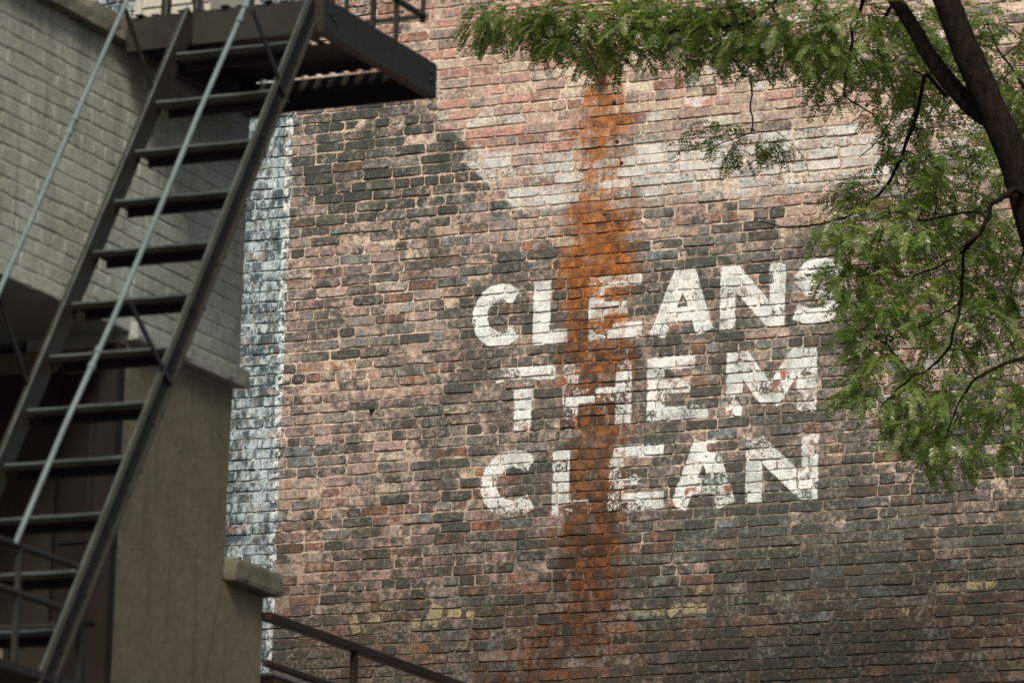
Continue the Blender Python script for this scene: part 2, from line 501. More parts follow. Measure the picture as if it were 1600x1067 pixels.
def brick_shape(x0, x1, z0, z1, yf, rng, back=0.035, wob=0.0020):
    """rounded, slightly crooked brick front with chamfer and sides: 10-point outline, 3 rings"""
    r = rng.uniform(0.004, 0.009) if rng.random() < 0.7 else rng.uniform(0.009, 0.017)
    if rng.random() < 0.3: wob *= 1.9
    rz = r * 0.8
    j = lambda s=wob: rng.uniform(-s, s)
    xm = (x0 + x1) / 2
    out = [(x0 + j(), z0 + rz + j()), (x0 + r + j(), z0 + j()), (xm + j(0.01), z0 + j(wob * 1.4)), (x1 - r + j(), z0 + j()), (x1 + j(), z0 + rz + j()),
           (x1 + j(), z1 - rz + j()), (x1 - r + j(), z1 + j()), (xm + j(0.01), z1 + j(wob * 1.4)), (x0 + r + j(), z1 + j()), (x0 + j(), z1 - rz + j())]
    cx, cz = xm, (z0 + z1) / 2
    ins = rng.uniform(0.0025, 0.0045)
    tx, tz = rng.uniform(-0.006, 0.006), rng.uniform(-0.02, 0.02)
    f = []
    for x, z in out:
        fx = x + (ins if x < cx else -ins)
        fz = z + (ins if z < cz else -ins)
        f.append((fx, yf + (fx - cx) * tx + (fz - cz) * tz + j(0.0007), fz))
    m = [(x, yf + 0.0045 + j(0.0006), z) for x, z in out]
    b = [(x, yf + back, z) for x, z in out]
    n = 10
    fs = [tuple(range(n))]
    for i in range(n):
        k = (i + 1) % n
        fs.append((i, n + i, n + k, k))
        fs.append((n + i, 2 * n + i, 2 * n + k, n + k))
    return f + m + b, fs

brick_wall = empty('brick_wall', (0, 0, 0))
tag(brick_wall, 'tall weathered brick wall with faded white CLEANS THEM CLEAN lettering and rust streak', 'wall')

def soot_at(x, z):
    """how much black ground survives: strong round the letters, at the lower right and in the upper left field"""
    f = 0.022
    if -0.6 < x < 2.3 and 7.2 < z < 9.2: f += 0.035
    if x > 0.8 and z < 8.4: f += 0.045 * min(1, (8.4 - z) / 0.8) * min(1, (x - 0.8) / 0.8)
    if z < 7.6: f += 0.03 * min(1, (7.6 - z) / 0.6)  # darker towards the bottom as well
    if z > 9.4 and x > -0.4: f -= 0.075
    return f

def set_attrs(me, faces_data, rust_k=None):
    """faces_data: per-face (c1, c2, rnd, wear, rust factor); the stain itself is stored per vertex"""
    for nm, ix in (('c1', 0), ('c2', 1)):
        a = me.attributes.new(nm, 'FLOAT_COLOR', 'FACE')
        a.data.foreach_set('color', [v for d in faces_data for v in (*d[ix], 1.0)])
    for nm, ix in (('rnd', 2), ('wear', 3)):
        a = me.attributes.new(nm, 'FLOAT', 'FACE')
        a.data.foreach_set('value', [d[ix] for d in faces_data])
    k = [1.0] * len(me.vertices)
    for pl, d in zip(me.polygons, faces_data):
        for v in pl.vertices: k[v] = d[4]
    a = me.attributes.new('rust', 'FLOAT', 'POINT')
    a.data.foreach_set('value', [min(1, rust_at(v.co.x, v.co.z) * f) for v, f in zip(me.vertices, k)])
    a = me.attributes.new('soot', 'FLOAT', 'POINT')
    a.data.foreach_set('value', [soot_at(v.co.x, v.co.z) for v in me.vertices])

def seen_size(x, z, L):
    """rough size in the picture; 0 where the frame, building, fire escape or tree hides it"""
    d = Vector((x, 0, z)) - CAM_POS
    w = d.dot(fwd)
    u = 800 + 8000 * d.dot(cam_r) / w
    v = 533.5 - 8000 * d.dot(cam_u) / w
    if not (470 < u < 1570 and 30 < v < 1045): return 0
    if u > 1290 and v < 720: return 0
    if u > 760 and v < 130: return 0
    if u < 690 and v < 190: return 0
    if v > 940 and u < 680: return 0
    return L / w

rng = random.Random(5)
bricks = []
for k in range(K0, K1 + 1):
    zc = Z_HEAD + COURSE * k
    header = k in HEADERS
    x = WX0 + (rng.uniform(0, 0.1) if header else (0.105 if k % 2 else 0.0) + rng.uniform(-0.03, 0.03))
    ph = rng.uniform(0, 10)
    while x < WX1:
        L = rng.uniform(0.090, 0.099) if header else rng.uniform(0.192, 0.204)
        if not header and rng.random() < 0.05: L *= rng.uniform(0.45, 0.7)
        if header and rng.random() < 0.06: L *= 1.9
        gap = rng.uniform(0.007, 0.0115)
        dz = 0.0026 * math.sin(x * 2.1 + ph) + 0.0055 * mnoise.noise((x * 0.8, k * 0.13, 7)) + rng.uniform(-0.001, 0.001)
        hgt = 0.0578 + rng.uniform(-0.0022, 0.0018)
        yf = rng.gauss(0, 0.0022)
        if rng.random() < 0.05: yf += rng.uniform(0.003, 0.006)
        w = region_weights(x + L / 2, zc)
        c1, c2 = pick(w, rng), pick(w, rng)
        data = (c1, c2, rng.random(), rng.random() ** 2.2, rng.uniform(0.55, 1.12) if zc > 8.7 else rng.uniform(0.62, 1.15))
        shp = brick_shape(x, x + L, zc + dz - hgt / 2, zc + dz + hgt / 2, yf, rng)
        bricks.append((seen_size(x + L / 2, zc, L), shp, data, wall_mat_index(x, x + L, zc)))
        x += L + gap
order = sorted(range(len(bricks)), key=lambda i: -bricks[i][0])
singles = set(order[:298])
mass = MB()
mass_data, mass_mat = [], []
for i, (s, (vs, fs), data, mi) in enumerate(bricks):
    if i in singles:
        me = MB().add(vs, fs).mesh('brick')
        me.materials.append(WALL_MATS[mi])
        set_attrs(me, [data] * len(fs))
        link('brick', me, brick_wall)
    else:
        mass.add(vs, fs)
        mass_data += [data] * len(fs)
        mass_mat += [mi] * len(fs)
me = mass.mesh('brickwork')
for m in WALL_MATS: me.materials.append(m)
me.polygons.foreach_set('material_index', mass_mat)
set_attrs(me, mass_data)
tag(link('brickwork', me, brick_wall), kind='stuff')

# mortar bed: one uneven sheet behind the brick faces, and the wall's solid core
STEP = 0.03
nx, nz = int((WX1 - WX0) / STEP), int((K1 - K0 + 1) * COURSE / STEP)
zb = Z_HEAD + COURSE * (K0 - 0.5)
vs = []
for j in range(nz + 1):
    for i in range(nx + 1):
        x, z = WX0 + i * STEP, zb + j * STEP
        vs.append((x, 0.0066 + 0.0045 * mnoise.noise((x * 11, 0, z * 11)) + 0.003 * mnoise.noise((x * 40, 3, z * 40)), z))
fs = [(j * (nx + 1) + i, j * (nx + 1) + i + 1, (j + 1) * (nx + 1) + i + 1, (j + 1) * (nx + 1) + i) for j in range(nz) for i in range(nx)]
mm = MB().add(vs, fs)
me = mm.mesh('mortar')
for m in WALL_MATS: me.materials.append(m)
md, mi_ = [], []
for f in fs:
    x, z = vs[f[0]][0] + STEP / 2, vs[f[0]][2] + STEP / 2
    low = max(0, min(1, (7.5 - z) / 0.8))  # mortar darkens low down too: grime and shade put into the colour
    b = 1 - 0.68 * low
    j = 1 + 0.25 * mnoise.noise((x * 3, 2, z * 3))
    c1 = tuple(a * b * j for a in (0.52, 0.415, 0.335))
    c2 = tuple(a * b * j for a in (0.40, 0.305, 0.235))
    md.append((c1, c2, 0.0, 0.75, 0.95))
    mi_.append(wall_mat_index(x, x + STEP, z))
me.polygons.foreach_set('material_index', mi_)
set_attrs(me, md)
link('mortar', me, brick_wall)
core = simple_mat('wall_core', (0.2, 0.13, 0.1), (0.15, 0.1, 0.08))
MB().box(WX0, WX1, 0.03, 0.4, 0.0, Z_HEAD + COURSE * (K1 + 0.5)).build('wall_core', core, brick_wall)
# rough brick below the modelled field is out of sight; a plain plinth closes it
MB().box(WX0, WX1, -0.01, 0.0299, 0.0, zb - 0.002).build('plinth', core, brick_wall)

# ------------------------------------------------------------------ small things on the wall
rust_iron = simple_mat('rusty_iron', (0.06, 0.03, 0.018), (0.14, 0.06, 0.025), 30, 0.75, 0.4, 90)
dark_hole = simple_mat('dark_iron', (0.02, 0.017, 0.014), (0.035, 0.03, 0.025), 30, 0.7, 0.3, 90)
d = MB().tube([(0.593, 0.01, 10.37), (0.593, -0.05, 10.37), (0.593, -0.085, 10.355), (0.593, -0.10, 10.32), (0.593, -0.10, 10.27)], [0.032, 0.032, 0.032, 0.032, 0.034], 12)
dp = d.build('drain_spout', rust_iron)
MB().tube([(0.593, -0.004, 10.37), (0.593, -0.012, 10.37)], 0.055, 14).build('flange', rust_iron, dp)
tag(dp, 'rusty drain spout on brick wall above the orange stain, behind leaves', 'pipe')
for i, (x, z, r) in enumerate([(0.643, 10.087, 0.014), (0.672, 9.834, 0.013), (0.705, 9.698, 0.012), (0.600, 9.385, 0.010)]):
    s = MB().tube([(x, 0.004, z), (x, -0.006, z), (x, -0.009, z)], [r, r, r * 0.6], 9).build('hole_stub', dark_hole)  # dark holes in the stain, built as small added stubs
    tag(s, ['small dark hole highest in the orange stain, built as a stub', 'small dark hole second from top in orange stain, built as a stub', 'small dark hole third from top in orange stain, built as a stub', 'smallest dark hole, lowest in the orange stain, built as a stub'][i], 'bolt', 'dark holes in the rust streak')
s = MB().tube([(-0.936, 0.004, 8.271), (-0.936, -0.02, 8.271), (-0.936, -0.03, 8.262)], [0.016, 0.015, 0.010], 9).build('wall_anchor', dark_hole)
tag(s, 'lone dark iron anchor stub in bricks left of the THEM lettering', 'bolt')

def rough_box(x0, x1, y0, y1, z0, z1, step=0.03, amp=0.006, seed=0):
    """cast stone: a box cut fine, with chipped and wavering edges"""
    mb = MB()
    idx = {}
    N = [max(2, int(round((b - a) / step))) for a, b in ((x0, x1), (y0, y1), (z0, z1))]
    N = [min(n, 60) for n in N]
    lo, hi = (x0, y0, z0), (x1, y1, z1)
    def vert(i):
        if i not in idx:
            c = Vector([lo[k] + (hi[k] - lo[k]) * i[k] / N[k] for k in range(3)])
            on = sum(1 for k in range(3) if i[k] in (0, N[k]))
            ctr = Vector([(lo[k] + hi[k]) / 2 for k in range(3)])
            inw = Vector([(-1 if i[k] == N[k] else 1) if i[k] in (0, N[k]) else 0 for k in range(3)])
            nz = mnoise.noise((c.x * 18 + seed, c.y * 18, c.z * 18))
            c += inw * (amp * 0.35 * nz)
            if on >= 2: c += inw * (amp * (0.4 + max(0, mnoise.noise((c.x * 9, c.y * 9 + seed, c.z * 9))) * 2.2))
            idx[i] = len(mb.v)
            mb.v.append(tuple(c))
        return idx[i]
    for a in range(3):
        u, w = (a + 1) % 3, (a + 2) % 3
        for side in (0, N[a]):
            for i in range(N[u]):
                for j in range(N[w]):
                    q = []
                    for di, dj in ((0, 0), (1, 0), (1, 1), (0, 1)):
                        t3 = [0, 0, 0]; t3[a] = side; t3[u] = i + di; t3[w] = j + dj
                        q.append(vert(tuple(t3)))
                    mb.f.append(tuple(q if side else q[::-1])); mb.smooth.append(False)
    return mb

# ------------------------------------------------------------------ painted building on the left
XB = 2.61
YR = -8.265
def paint_mat(name, ca, cb, sc=1.6):
    t = NT(name)
    p = t.pos()
    n1 = t.noise(p, sc, 5, 0.6)
    n2 = t.noise(p, 26, 5, 0.65)
    n3 = t.noise(p, 120, 3, 0.6)
    c = t.mix(t.ramp(n1, 0.35, 0.65), ca, cb)
    c = t.mix(1.0, c, t.ramp(n2, 0.25, 0.75, 0.80, 1.16), 'MULTIPLY')
    c = t.mix(t.ramp(t.noise(p, 9, 6, 0.7), 0.68, 0.72), c, (0.11, 0.085, 0.065))
    run_ = t.noise(t.vmath('MULTIPLY', p, (1, 1, 0.08)), 14, 5, 0.65)
    c = t.mix(t.ramp(run_, 0.50, 0.72, 0.0, 0.45), c, tuple(v * 0.45 for v in ca))
    c = t.mix(t.ramp(t.noise(p, 3.5, 5, 0.65), 0.56, 0.66, 0.0, 0.35), c, tuple(v * 1.25 for v in cb))
    t.bsdf(c, 0.62, t.bump(t.math('ADD', n2, t.math('MULTIPLY', n3, 0.4)), 0.5, 0.006), 0, 0.3)
    return t.m
M_PAINT = paint_mat('painted_brick', (0.275, 0.295, 0.25), (0.35, 0.378, 0.338))
M_STUCCO = paint_mat('stucco', (0.125, 0.115, 0.075), (0.150, 0.139, 0.094), 0.9)
M_CONC = simple_mat('concrete', (0.18, 0.175, 0.13), (0.12, 0.115, 0.082), 12, 0.85, 0.6, 70, 0.008)
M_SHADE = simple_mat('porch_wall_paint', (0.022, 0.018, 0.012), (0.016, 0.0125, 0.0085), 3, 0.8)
M_DOOR = simple_mat('door_paint', (0.009, 0.0065, 0.0045), (0.012, 0.0085, 0.006), 5, 0.5)
M_TRIM = simple_mat('trim_paint', (0.014, 0.0105, 0.007), (0.011, 0.008, 0.0055), 5, 0.6)

bld = empty('painted_building', (XB, -9.5, 0))
tag(bld, 'beige painted brick building with stucco pier beside the fire escape', 'building')
def part(mb, name, mat):
    return child(mb.build(name, mat), bld)

# upper storey core (brick skins it), its mortar-coloured face lies 7 mm behind the brick faces
part(MB().box(0.4, XB - 0.0026, -13.0, YR - 0.004, 6.452, 7.70), 'upper_wall', M_PAINT)
rng = random.Random(21)
zc = 6.452
row = 0
far = MB()
nb = 0
while zc < 7.64:
    y = -13.0 + (0.105 if row % 2 else 0) + rng.uniform(-0.02, 0.02)
    hd = row % 7 == 3
    y = YR
    first = True
    while y > -13.0:
        L = 0.096 if hd else rng.uniform(0.194, 0.202)
        if first and row % 2 and not hd: L *= 0.5
        first = False
        z0, z1 = zc + 0.0035 + rng.uniform(-0.0015, 0.0015), zc + COURSE - 0.0035 + rng.uniform(-0.0015, 0.0015)
        if z1 > 7.645: z1 = 7.6445
        vs, fs = brick_shape(0, L, z0, z1, 0, rng, 0.012, 0.0022)
        dx = rng.uniform(-0.0015, 0.0025)
        # turn the brick so that its front looks along +x
        vs = [(XB - b * 0.5 + dx * 0.6, y - L + a, c) for a, b, c in vs]
        fs = [f for f in fs]
        if y > -10.75:
            nb += 1
            part(MB().add(vs, fs), 'brick', M_PAINT)
        else:
            far.add(vs, fs)
        y -= L + 0.0004 + rng.uniform(0, 0.0012)
    zc += COURSE
    row += 1
print('painted bricks', nb)
o = part(far, 'brickwork', M_PAINT); tag(o, kind='stuff')
part(rough_box(0.35, XB + 0.055, -13.05, YR + 0.05, 7.6475, 7.752, 0.05, 0.007, 3), 'coping', M_CONC)
part(rough_box(XB - 0.03, XB + 0.035, -9.24, YR + 0.045, 6.418, 6.4995, 0.02, 0.005, 5), 'cornice', M_PAINT)
part(MB().box(XB - 0.5, XB - 0.0305, -9.24, YR + 0.0, 6.40, 6.4515), 'lintel', M_PAINT)
# stucco pier and the low wall that carries on from it
def slab(poly, x0, x1):
    n = len(poly)
    vs = [(x0, y, z) for y, z in poly] + [(x1, y, z) for y, z in poly]
    fs = [tuple(range(n))[::-1], tuple(range(n, 2 * n))] + [(i, (i + 1) % n, n + (i + 1) % n, n + i) for i in range(n)]
    return MB().add(vs, fs)
EDGE = [(YR - 0.030, 5.66), (-8.312, 5.56), (-8.322, 5.50), (-8.36, 5.36), (-8.39, 5.25), (-8.45, 5.05), (-8.60, 4.5)]
part(slab([(-9.24, 0.0), (-8.60, 0.0)] + EDGE[::-1] + [(YR - 0.022, 6.40), (-9.24, 6.40)], 1.2, XB - 0.022), 'stucco_pier', M_STUCCO)
low = part(slab([(-8.592, 0.0), (-7.925, 0.0), (-7.915, 5.56)] + [(y + 0.009, z) for y, z in EDGE[1:]], 1.3, XB - 0.026), 'low_wall', M_STUCCO)
rough_box(XB - 0.30, XB + 0.035, -8.289, -7.845, 5.562, 5.668, 0.02, 0.010, 8).build('coping_stone', M_CONC, None)
cs = bpy.data.objects['coping_stone']
cs.parent = low
# porch recess: its end wall faces the camera under the overhang
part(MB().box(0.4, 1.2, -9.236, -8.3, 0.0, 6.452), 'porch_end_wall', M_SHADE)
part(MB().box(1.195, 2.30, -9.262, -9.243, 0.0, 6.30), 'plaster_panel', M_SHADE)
dr = part(MB().box(2.315, 2.50, -9.285, -9.243, 3.9, 6.28, 0.006), 'door', M_DOOR)
for z0, z1 in ((4.0, 4.7), (4.8, 5.45), (5.55, 6.18)):
    MB().box(2.34, 2.475, -9.294, -9.2855, z0, z1, 0.004).build('door_panel', M_DOOR, dr)
part(MB().box(2.302, 2.3145, -9.30, -9.243, 3.8, 6.31), 'door_frame', M_TRIM)
part(MB().box(2.502, 2.592, -9.295, -9.2405, 3.8, 6.398), 'door_frame', M_TRIM)  # widened dark strip, added to put the pier's lit side in shade
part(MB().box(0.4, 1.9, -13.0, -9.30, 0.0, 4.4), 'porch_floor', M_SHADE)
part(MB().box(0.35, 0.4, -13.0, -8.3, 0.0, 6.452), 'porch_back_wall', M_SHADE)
tg = NT('window_glass'); tg.bsdf((0.16, 0.13, 0.11), 0.08, None, 0.0, 0.6)
wf = part(MB().box(1.86, 2.12, -9.288, -9.2625, 4.86, 5.20, 0.005), 'window', M_TRIM)
for x0, x1 in ((1.88, 1.965), (1.985, 2.10)):
    MB().box(x0, x1, -9.2935, -9.2885, 4.88, 5.18).build('pane', tg.m, wf)

# pale boarded bulkhead on the roof behind the parapet
M_BOARD = simple_mat('pale_board_paint', (0.42, 0.41, 0.36), (0.36, 0.35, 0.30), 4, 0.6)
bh = empty('roof_bulkhead', (2.3, -8.5, 7.75))
tag(bh, 'pale boarded bulkhead on the roof behind the fire escape platform', 'bulkhead')
child(MB().box(2.205, 2.56, -8.58, -8.30, 7.7, 8.9).build('body', M_BOARD), bh)
for i in range(9):
    z = 7.76 + i * 0.11
    child(MB().prism_x([(-8.595, z), (-8.581, z), (-8.581, z + 0.108), (-8.586, z + 0.108)], 2.222, 2.5595).build('board', M_BOARD), bh)
child(MB().box(2.190, 2.2215, -8.605, -8.5805, 7.70, 8.9, 0.003).build('corner_board', M_BOARD), bh)
vp = MB().tube([(2.585, -8.72, 7.752), (2.585, -8.72, 8.0), (2.585, -8.74, 8.05), (2.60, -8.78, 8.07), (2.62, -8.82, 8.05), (2.625, -8.83, 8.01)], 0.022, 10).build('vent_pipe', simple_mat('galvanised', (0.35, 0.36, 0.34), (0.28, 0.29, 0.28), 20, 0.45, 0.2, 80, 0.002, 0.6))
MB().tube([(2.585, -8.72, 7.753), (2.585, -8.72, 7.775)], 0.04, 12).build('collar', M_CONC, vp)
tag(vp, 'small bent metal vent pipe on parapet beside the boarded bulkhead', 'pipe')

# ------------------------------------------------------------------ fire escape
def iron_mat(name, ca, cb, rough, spec):
    t = NT(name)
    p = t.pos()
    n1 = t.noise(p, 7, 5, 0.6)
    n2 = t.noise(p, 70, 4, 0.6)
    c = t.mix(t.ramp(n1, 0.35, 0.65), ca, cb)
    c = t.mix(t.ramp(t.noise(p, 16, 5, 0.7), 0.66, 0.74), c, (0.045, 0.026, 0.015))
    t.bsdf(c, t.ramp(n2, 0.3, 0.7, rough - 0.08, rough + 0.14), t.bump(n2, 0.25, 0.003), 0, spec)
    return t.m
M_IRON = iron_mat('dark_painted_iron', (0.020, 0.0205, 0.014), (0.015, 0.015, 0.0105), 0.46, 0.35)
M_RAIL = iron_mat('grey_painted_pipe', (0.135, 0.170, 0.165), (0.105, 0.135, 0.13), 0.36, 0.5)
M_NOSE = iron_mat('worn_iron_and_glint', (0.070, 0.086, 0.078), (0.040, 0.050, 0.044), 0.42, 0.4)  # worn grey for the nosings; on the flanges a painted sky reflection
fe = empty('fire_escape', (3.1, -10.2, 4.3))
tag(fe, 'dark iron fire escape stair with grey pipe handrails and slatted landing', 'fire escape')
def fpart(mb, name, mat=M_IRON):
    return child(mb.build(name, mat), fe)
XL, XR2 = 2.985, 3.545
T0 = Vector((0, -9.641, 7.517))           # nosing of the top tread
DT = Vector((0, -0.1497, -0.2465))        # from one tread to the next
run = DT.normalized()
nrm = Vector((0, run.z, -run.y))          # at right angles to the flight, pointing up and towards the viewer
if nrm.z < 0: nrm = -nrm
top = T0 - DT * 0.88
bot = T0 + DT * 12.1
for xs, sgn in ((XL, 1), (XR2, -1)):
    # channel: web with two flanges turned outward
    o0 = Vector((xs, top.y, top.z)) + nrm * 0.028
    dvec = bot - top
    prof = [(0, 0), (0.026, 0), (0.026, -0.006), (0.007, -0.006), (0.007, -0.084), (0.026, -0.084), (0.026, -0.090), (0, -0.090)]
    prof = [(u * -sgn, v) for u, v in prof]
    if sgn < 0: prof = prof[::-1]
    st = fpart(MB().prism(prof[::-1], o0, (1, 0, 0), nrm, dvec), 'stringer')
    e0 = o0 + Vector((-sgn * 0.013, 0, 0))
    MB().prism([(-0.005, 0.0005), (0.005, 0.0005), (0.005, 0.0045), (-0.005, 0.0045)], e0 + Vector((sgn * 0.009, 0, 0)), (1, 0, 0), nrm, dvec).build('flange_glint', M_NOSE, st).matrix_parent_inverse = Matrix.Identity(4)  # added pale strip that paints the sky's gleam along the flange
    for k in range(12):
        for e in (0.012, 0.05):
            b0 = Vector((xs - sgn * 0.007, 0, 0)) + Vector((0, T0.y + DT.y * k, T0.z + DT.z * k)) - nrm * e + run * (0.02 if e > 0.05 else 0.075)
            MB().tube([b0, b0 - Vector((sgn * 0.006, 0, 0))], 0.0085, 6).build('bolt', M_IRON, st).matrix_parent_inverse = Matrix.Identity(4)
tread_prof = []
for i in range(9):                          # round nosing bar
    a = rad(60 + 270 * i / 8)
    tread_prof.append((0.013 + 0.013 * math.cos(a), -0.013 + 0.013 * math.sin(a)))
tread_prof += [(0.026, -0.014), (0.104, -0.016), (0.106, -0.044), (0.112, -0.044), (0.112, -0.008)]
tm = MB().prism_x([(y, z) for y, z in tread_prof][::-1], XL + 0.008, XR2 - 0.008).mesh('tread')
tm.materials.append(M_IRON)
nm_ = MB().tube([(XL + 0.012 + (XR2 - XL - 0.024) * i / 4, -0.002, -0.003 - 0.002 * (i % 2)) for i in range(5)], 0.0075, 8).mesh('nosing')
nm_.materials.append(M_NOSE)
for k in range(12):
    o = link('tread', tm)
    o.location = (0, T0.y + DT.y * k, T0.z + DT.z * k)
    o.parent = fe
    o.matrix_parent_inverse = Matrix.Translation(-fe.location)
    n = link('nosing', nm_, o)
def on_flight(x, s, h):
    """s treads down the flight, h metres above it"""
    return Vector((x, T0.y + DT.y * s, T0.z + DT.z * s + h))
def rail(x, y, z, slope, z_top, z_bot):
    at = lambda zz: Vector((x, y + (zz - z) / slope, zz))
    o = fpart(MB().tube([at(z_bot + (z_top - z_bot) * i / 8) + Vector((0.006 * math.sin(i * 1.7 + x), 0, 0.004 * math.sin(i * 2.3))) for i in range(9)], 0.0105, 10), 'handrail', M_RAIL)
    return o, at
ra, at_a = rail(XR2, -10.052, 7.578, 1.582, 9.0, 5.057)
rb, at_b = rail(XL, -10.047, 7.636, 1.603, 9.0, 5.0)
for rr, at, zs in ((ra, at_a, (7.51, 5.86)), (rb, at_b, (7.0, 5.6))):
    for z in zs:
        for dd in (-0.035, 0.035):
            MB().tube([at(z + dd - 0.012), at(z + dd + 0.012)], 0.0148, 10).build('coupling', M_RAIL, rr).matrix_parent_inverse = Matrix.Identity(4)
for x, y, z, dy, dz in ((XR2, -10.043, 7.538, 0.335, -0.30), (XR2, -10.934, 6.131, 0.375, -0.26), (XL, -10.038, 7.60, 0.25, -0.26), (XL, -10.90, 6.20, 0.27, -0.32), (XR2, -9.40, 8.61, 0.0, -0.86), (XL, -11.45, 5.35, 0.27, -0.32)):
    fpart(MB().prism([(-0.004, -0.011), (0.004, -0.011), (0.004, 0.011), (-0.004, 0.011)], (x + (0.017 if x > 3.2 else -0.017), y, z), (1, 0, 0), Vector((0, 0.7, 0.7)), (0, dy, dz)), 'brace')
# landing at the head of the flight
PX0, PX1, PY0, PY1, PZ0, PZ1 = XB + 0.062, 3.598, -9.489, -8.43, 7.600, 7.745
def beam_y(x, y0, y1, z0, z1, sgn):
    prof = [(0, z1 - z0), (0.05, z1 - z0), (0.05, z1 - z0 - 0.007), (0.007, z1 - z0 - 0.007), (0.007, 0.007), (0.05, 0.007), (0.05, 0), (0, 0)]
    prof = [(-u * sgn, v) for u, v in prof]
    if sgn > 0: prof = prof[::-1]
    return MB().prism(prof, (x, y0, z0), (1, 0, 0), (0, 0, 1), (0, y1 - y0, 0))
bm = fpart(beam_y(PX1, PY0, PY1, PZ0, PZ1, 1), 'side_beam')
for yy, zz in ((PY0 + 0.06, 7.69), (PY0 + 0.10, 7.67), (PY1 - 0.05, 7.665), (PY1 - 0.05, 7.70)):
    MB().tube([(PX1, yy, zz), (PX1 + 0.009, yy, zz)], 0.011, 6).build('bolt', M_IRON, bm).matrix_parent_inverse = Matrix.Identity(4)
fpart(beam_y(PX0, PY0, PY1, PZ0, PZ1, -1), 'side_beam')
fpart(MB().box(PX0 + 0.0005, PX1 - 0.0005, PY0 - 0.008, PY0 - 0.0005, PZ0 - 0.002, PZ1 - 0.004), 'end_beam')
fpart(MB().box(PX0 + 0.0005, PX1 - 0.0005, PY1 + 0.0005, PY1 + 0.008, PZ0 - 0.004, PZ1 - 0.006), 'end_beam')
for yy, w in ((-9.42, 0.06), (-9.215, 0.05), (-9.02, 0.05), (-8.68, 0.20)):
    fpart(MB().box(PX0 + 0.052, PX1 - 0.052, yy - w, yy + w, PZ1 - 0.006, PZ1 - 0.001), 'cross_plate')
nsl = 13
for i in range(nsl):
    x = PX0 + 0.06 + (PX1 - PX0 - 0.12) * i / (nsl - 1)
    yy0 = PY0 - 0.025 + 0.02 * ((i * 7) % 3)
    fpart(MB().box(x - 0.0185, x + 0.0185, yy0, PY1 - 0.004, PZ1 + 0.001, PZ1 + 0.005), 'slat')
# guard rail round the landing
for i, y in enumerate((-9.44, -9.265, -9.026, -8.801, -8.55)):
    fpart(MB().box(PX1 - 0.022, PX1 - 0.006, y - 0.008, y + 0.008, PZ1 - 0.02 if i < 4 else 7.90, 8.62), 'baluster')
for z in (7.93, 8.60):
    fpart(MB().box(PX1 - 0.028, PX1 - 0.001, -9.47, -8.535, z - 0.008, z + 0.008), 'guard_rail')
    fpart(MB().box(PX0 + 0.02, PX1 - 0.029, -8.548, -8.536, z - 0.009, z + 0.009), 'guard_rail')
for x in (2.75, 2.95, 3.15, 3.35):
    fpart(MB().box(x - 0.008, x + 0.008, -8.562, -8.549, PZ1 + 0.009, 8.62), 'baluster')
fpart(MB().tube([(2.80, -9.40, 7.75), (2.80, -9.40, 8.62)], 0.022, 8), 'post')
fpart(MB().tube([(2.985, -9.47, 7.70), (2.985, -9.47, 8.62)], 0.016, 8), 'post')
# lower landing that the flight comes down to
LZ = 4.62
for z in (4.885, 5.058):
    fpart(MB().tube([(XR2 - 0.01, -12.6, z), (XR2 - 0.01, -11.02 if z > 5 else -11.12, z)], 0.013, 8), 'guard_rail')
    fpart(MB().tube([(XL - 0.06, -11.0, z - 0.01), (XR2 - 0.02, -11.0, z - 0.01)], 0.012, 8), 'guard_rail')
for y in (-12.1, -11.60, -11.135):
    fpart(MB().box(XR2 - 0.02, XR2, y - 0.008, y + 0.008, LZ, 5.05), 'post')
fpart(MB().box(XL - 0.06, XR2 + 0.02, -12.6, -11.0, LZ - 0.03, LZ), 'lower_landing')
for i in range(8):
    fpart(MB().box(XL - 0.05 + i * 0.08, XL - 0.005 + i * 0.08, -12.6, -11.0, LZ + 0.0005, LZ + 0.008), 'slat')

# ------------------------------------------------------------------ railing and metal-edged box below the low wall
rl = empty('metal_railing', (2.61, -7.0, 5.0))
tag(rl, 'dark brown metal railing running right from the low stucco wall', 'railing')
M_BROWN = iron_mat('brown_painted_steel', (0.022, 0.015, 0.011), (0.028, 0.019, 0.014), 0.5, 0.3)
child(MB().box(2.585, 2.635, -7.93, -4.6, 5.448, 5.487, 0.004).build('top_rail', M_BROWN), rl)
child(MB().box(2.595, 2.625, -7.93, -4.6, 5.248, 5.276, 0.004).build('lower_rail', M_BROWN), rl)
for y in (-7.07, -6.1, -5.1):
    child(MB().box(2.596, 2.624, y - 0.014, y + 0.014, 4.2, 5.447).build('post', M_BROWN), rl)
bxr = MB().box(1.6, 2.50, -7.62, -6.3, 3.8, 5.255).build('metal_roof_box', simple_mat('box_side_paint', (0.10, 0.07, 0.05), (0.13, 0.10, 0.075), 5, 0.7))
tag(bxr, 'brown box with pale metal edge trim under the railing', 'box')
M_FLASH = simple_mat('pale_flashing', (0.48, 0.49, 0.47), (0.38, 0.39, 0.37), 14, 0.4, 0.2, 80, 0.002, 0.3)
MB().box(1.58, 2.512, -7.635, -6.29, 5.2555, 5.272, 0.002).build('edge_trim', M_FLASH, bxr)
MB().box(2.5005, 2.511, -7.637, -7.60, 4.6, 5.19, 0.002).build('corner_trim', M_FLASH, bxr)

